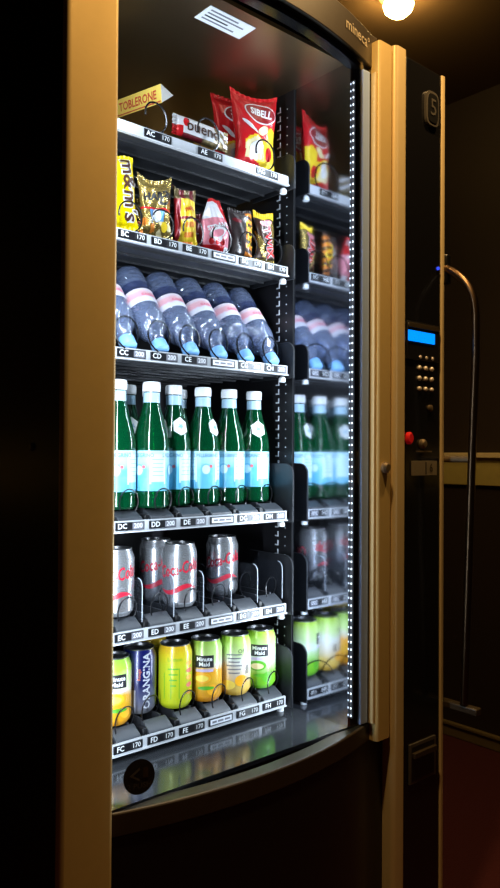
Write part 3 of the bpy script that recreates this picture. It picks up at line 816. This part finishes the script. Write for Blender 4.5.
# white chocolate bar pack
g = Bag(.128, .038, .020, 4, .12, .0, .0)
def ptw(s, u, v, side=-1, eps=0.0):
    t = min(1, max(0, (u-.07)/.86)); pu = max(0, 1-abs(2*t-1)**3.5)**.6; pv = max(0, 1-abs(2*v-1)**3)**.5
    return ((u-.5)*s.w, side*(s.d/2*pu*pv*(1+.12*noise2(u, v, s.seed+side))+.0004+eps) + (.0011*math.sin(v*30) if u < .07 or u > .93 else 0), v*s.h)
class Flow(Bag): pt = ptw
g = Flow(.128, .038, .020, 4)
def f(u, v):
    if v < .16 and u > .15: return 'bag_maroon' if u < .5 else 'bag_goldd'
    if u > .70 and (u*3+v*2) % .9 < .5: return 'bag_goldd'
    if u < .16 and v < .5: return 'bag_red'
    return 'bag_white'
b = g.mesh(f)
g.txt(b, 'bueno', .030, 'choc_ink', .50, .56, 0, bold=.01, eps=.0014); g.disc(b, .20, .70, .006, .008, 'bag_red')
snack('chocolate_bar', 'chocolate bar', b, (.853, 1.1235, zA+.016), 'white chocolate bar pack lying on edge left of the red crisp bag', -.03, 0, .03)
# triangular bar
b = MB()
L_, s_ = .205, .031; hh = s_*.866
tri = [(-s_/2, 0), (s_/2, 0), (0, hh)]
b.prism(tri, 0, L_, lambda i: 'tob_end' if i < 2 else 'tob_yel')
def tobs(x, y):          # x along the bar (0..L), y up the left slanted face
    nx, nz = -math.cos(PI/6), math.sin(PI/6)
    return (-s_/2 + y*.5 + nx*.0006, L_ - x, y*.866 + nz*.0006)
b.text('TOBLERONE', .0205, 'tob_red', lambda x, y: tobs(L_*.655 + x, s_*.50 + y), sx=.98, bold=.02)
b.add([tobs(.002, .002), tobs(L_-.002, .002), tobs(L_-.002, .004), tobs(.002, .004)], [(0,1,2,3)], 'tob_red')
o = b.build('chocolate_bar', center=False, bevel=.001, smooth=False); tag(o, 'yellow triangular chocolate bar with red lettering lying in the top left', 'chocolate bar')
o.location = (.756, 1.092, zA+.0585); o.rotation_euler = (R_(8.5), R_(-40), R_(-2))

zB = zbase('B'); BG = 'snack packs on the second shelf'
# yellow sweets bag
g = Bag(.076, .127, .034, 2, .09, .05, .08, .0, -.0)
b = g.mesh(lambda u, v: 'bag_mmyel')
g.txt(b, "m&m's", .040, 'bag_white', .80, .52, -PI/2, bold=.06, eps=.0012); g.txt(b, "m&m's", .040, 'choc_ink', .80, .52, -PI/2, bold=.015, eps=.0024)
snack('sweet_bag', 'sweet bag', b, (X('C')-.007, 1.123, zB+.003), 'bright yellow sweet bag with dark vertical lettering beside the left post', -.20, -.02, -.08, BG)
# gold bag
g = Bag(.066, .104, .030, 8, .48, .08, .14, 1.3, .04)
def f(u, v):
    if .46 < v < .50: return 'bag_red'
    if .28 < v < .46 and .25 < u < .72: return 'bag_blue'
    if v < .30 and (math.sin(u*23)+math.sin(v*31+u*9)) > .5: return 'bag_orange' if u < .5 else 'bag_cream'
    return 'bag_gold'
b = g.mesh(f, lambda u, v: 'bag_goldd')
g.txt(b, 'HARIBO', .017, 'ink_b', .55, .70, .12, bold=.05); g.disc(b, .68, .62, .010, .009, 'ink_b'); g.disc(b, .68, .62, .006, .005, 'bag_gold', .0016)
g.disc(b, .48, .37, .010, .012, 'bag_white', .001); g.disc(b, .74, .2, .007, .009, 'bag_yel', .001)
snack('sweet_bag', 'sweet bag', b, (X('D'), 1.118, zB), 'crinkled gold foil sweet bag right of the bright yellow bag', -.20, -.02, 0, BG)
g = Bag(.060, .094, .026, 12, .30, .08, .08, .7)
b = g.mesh(f, lambda u, v: 'bag_goldd'); snack('sweet_bag', 'sweet bag', b, (X('D')-.004, 1.196, zB), 'dark gold foil sweet bag standing behind the crinkled gold one', -.3, 0, 0, BG)
# yellow and red narrow pack
g = Bag(.048, .102, .026, 3, .34, .09, .12, .9)
def f(u, v):
    if v > .84: return 'bag_goldd' if math.sin(u*14) > 0 else 'bag_maroon'
    if u < .22: return 'bag_dred'
    if .45 < v < .50: return 'bag_dred'
    if v < .45: return 'bag_orange' if abs(u-.62) < .18 and math.sin(v*40) > -.2 else 'bag_yel'
    return 'bag_yel'
b = g.mesh(f, lambda u, v: 'bag_dred'); g.txt(b, 'nuts', .014, 'bag_red', .6, .65, .2, bold=.03)
snack('snack_pack', 'snack pack', b, (X('E'), 1.120, zB), 'narrow yellow and red snack pack right of the gold foil bags', -.20, -.02, 0, BG)
# maroon pack behind
g = Bag(.050, .094, .024, 6, .18, .09, .05)
b = g.mesh(lambda u, v: 'bag_maroon' if (u*2+v) % 1 > .25 else 'bag_dred')
snack('snack_pack', 'snack pack', b, (X('F')-.002, 1.196, zB), 'dark maroon pack half hidden behind the pink and white pack', -.3, 0, 0, BG)
# pink and white pack with white top
g = Bag(.056, .098, .030, 11, .22, .06, .02)
class Pointed(Bag):
    def pt(s, u, v, side=-1, eps=0.0):
        x, y, z = Bag.pt(s, u, v, side, eps); k = 1 - .62*max(0, (v-.52)/.48)**1.2
        return (x*k - .004*max(0, v-.5), y*(.4+.6*k), z)
g = Pointed(.060, .104, .030, 11, .34, .06, .02)
def f(u, v):
    if v > .93: return 'bag_red'
    if v > .60: return 'bag_white' if u < .72 else 'bag_red'
    if v < .12: return 'bag_red' if u < .8 else 'bag_white'
    return 'bag_pink'
b = g.mesh(f)
g.txt(b, 'STRAWS', .0125, 'bag_white', .55, .46, .3, bold=.04)
for k in range(5): g.disc(b, .3+.1*k, .18+.05*(k % 2), .005, .006, 'bag_white' if k % 2 else 'bag_red', .001)
g.disc(b, .5, .34, .018, .010, 'bag_white', .0008, .4); g.disc(b, .5, .33, .014, .007, 'bag_pink', .0014, .4)
snack('snack_pack', 'snack pack', b, (X('F')+.004, 1.121, zB), 'pink pack with a pointed white and red top on the second shelf', -.20, -.02, 0, BG)
# dark bar with orange lettering
g = Bag(.054, .096, .024, 14, .12, .05, .03)
def f(u, v):
    if u > .66 and .06 < v < .94: return 'bag_orange' if math.sin(v*38+u*6) > -.1 else 'bag_choc'
    return 'bag_dark'
b = g.mesh(f); g.txt(b, 'LION', .022, 'bag_yel', .82, .5, -PI/2+.1, bold=.02); g.disc(b, .3, .75, .010, .004, 'bag_maroon')
snack('chocolate_bar', 'chocolate bar', b, (X('G'), 1.120, zB), 'dark wrapped chocolate bar with orange lettering, second from right end of second shelf', -.20, -.02, 0, BG)
# gold and brown bar with red lettering
g = Bag(.048, .104, .024, 21, .16, .08, .03, .5)
def f(u, v):
    if v > .88: return 'bag_yel'
    if v < .10: return 'bag_gold'
    if u > .52: return 'bag_gold' if (u+v*.3) > .95 else 'bag_choc'
    return 'bag_choc' if math.sin(v*9+u*6) > -.5 else 'bag_gold'
b = g.mesh(f); g.txt(b, 'TWIX', .024, 'bag_white', .60, .42, -PI/2+.25, bold=.07, eps=.0012); g.txt(b, 'TWIX', .024, 'bag_red', .60, .42, -PI/2+.25, bold=.02, eps=.0024)
g.disc(b, .5, .80, .014, .006, 'bag_pink')
snack('chocolate_bar', 'chocolate bar', b, (X('H'), 1.124, zB), 'brown and gold bar with yellow top and red lettering, right end of second shelf', -.20, -.02, 0, BG)

# ------------------------------------------------------------------ lamps
def rect(loc): pass
LX, LY = 1.775, 1.375
lamp = empty('ceiling_lamp', (LX, LY, ZC), 'small round warm glowing ceiling lamp right of the machine top', 'lamp')
b = MB().lathe([(.045, ZC-.012), (.058, ZC-.012), (.060, ZC-.0005)], 'lamp_ring', 32, cap0=False, cap1=True)
for v in b.v: v[:] = (v.x+LX, v.y+LY, v.z)
b.build('lamp_ring', lamp)
b = MB().lathe([(.004, ZC-.074), (.024, ZC-.070), (.040, ZC-.056), (.045, ZC-.040), (.038, ZC-.022), (.030, ZC-.013)], 'bulb', 28)
for v in b.v: v[:] = (v.x+LX, v.y+LY, v.z)
b.build('bulb', lamp)
def light(name, kind, loc, energy, color, **kw):
    l = bpy.data.lights.new(name, kind); l.energy = energy; l.color = color
    for k, v in kw.items(): setattr(l, k, v)
    o = bpy.data.objects.new(name, l); col.objects.link(o); o.location = loc; return o
WARM = (1.0, 0.62, 0.25)
light('front_downlight', 'SPOT', (.62, .66, ZC-.03), 58, WARM, spot_size=R_(150), spot_blend=0.9, shadow_soft_size=.04)
light('side_downlight', 'SPOT', (1.38, .64, ZC-.03), 44, WARM, spot_size=R_(150), spot_blend=0.9, shadow_soft_size=.04)

def strip_light(x, y, ax):
    o = light('led_strip_light', 'AREA', (x, y, H+.10), 5.0, (0.76, 0.89, 1.0), shape='RECTANGLE', size=.006, size_y=1.2)
    n = Vector((ax, .75, 0)).normalized(); zz = -n; yy = Vector((0, 0, 1)); xx = yy.cross(zz)
    m = Matrix((xx, yy, zz)).transposed().to_4x4(); m.translation = o.location; o.matrix_world = m
strip_light(1.0765, .949, -.66); strip_light(.572, .969, .66)
w = bpy.data.worlds.new('world'); sc.world = w; w.use_nodes = True
w.node_tree.nodes['Background'].inputs[0].default_value = (0.010, 0.007, 0.004, 1)
w.node_tree.nodes['Background'].inputs[1].default_value = 0.4
sc.view_settings.view_transform = 'Standard'; sc.view_settings.look = 'None'; sc.view_settings.exposure = 0
sc.cycles.max_bounces = 8; sc.cycles.transparent_max_bounces = 24; sc.cycles.sample_clamp_indirect = 4
sc.cycles.use_denoising = True
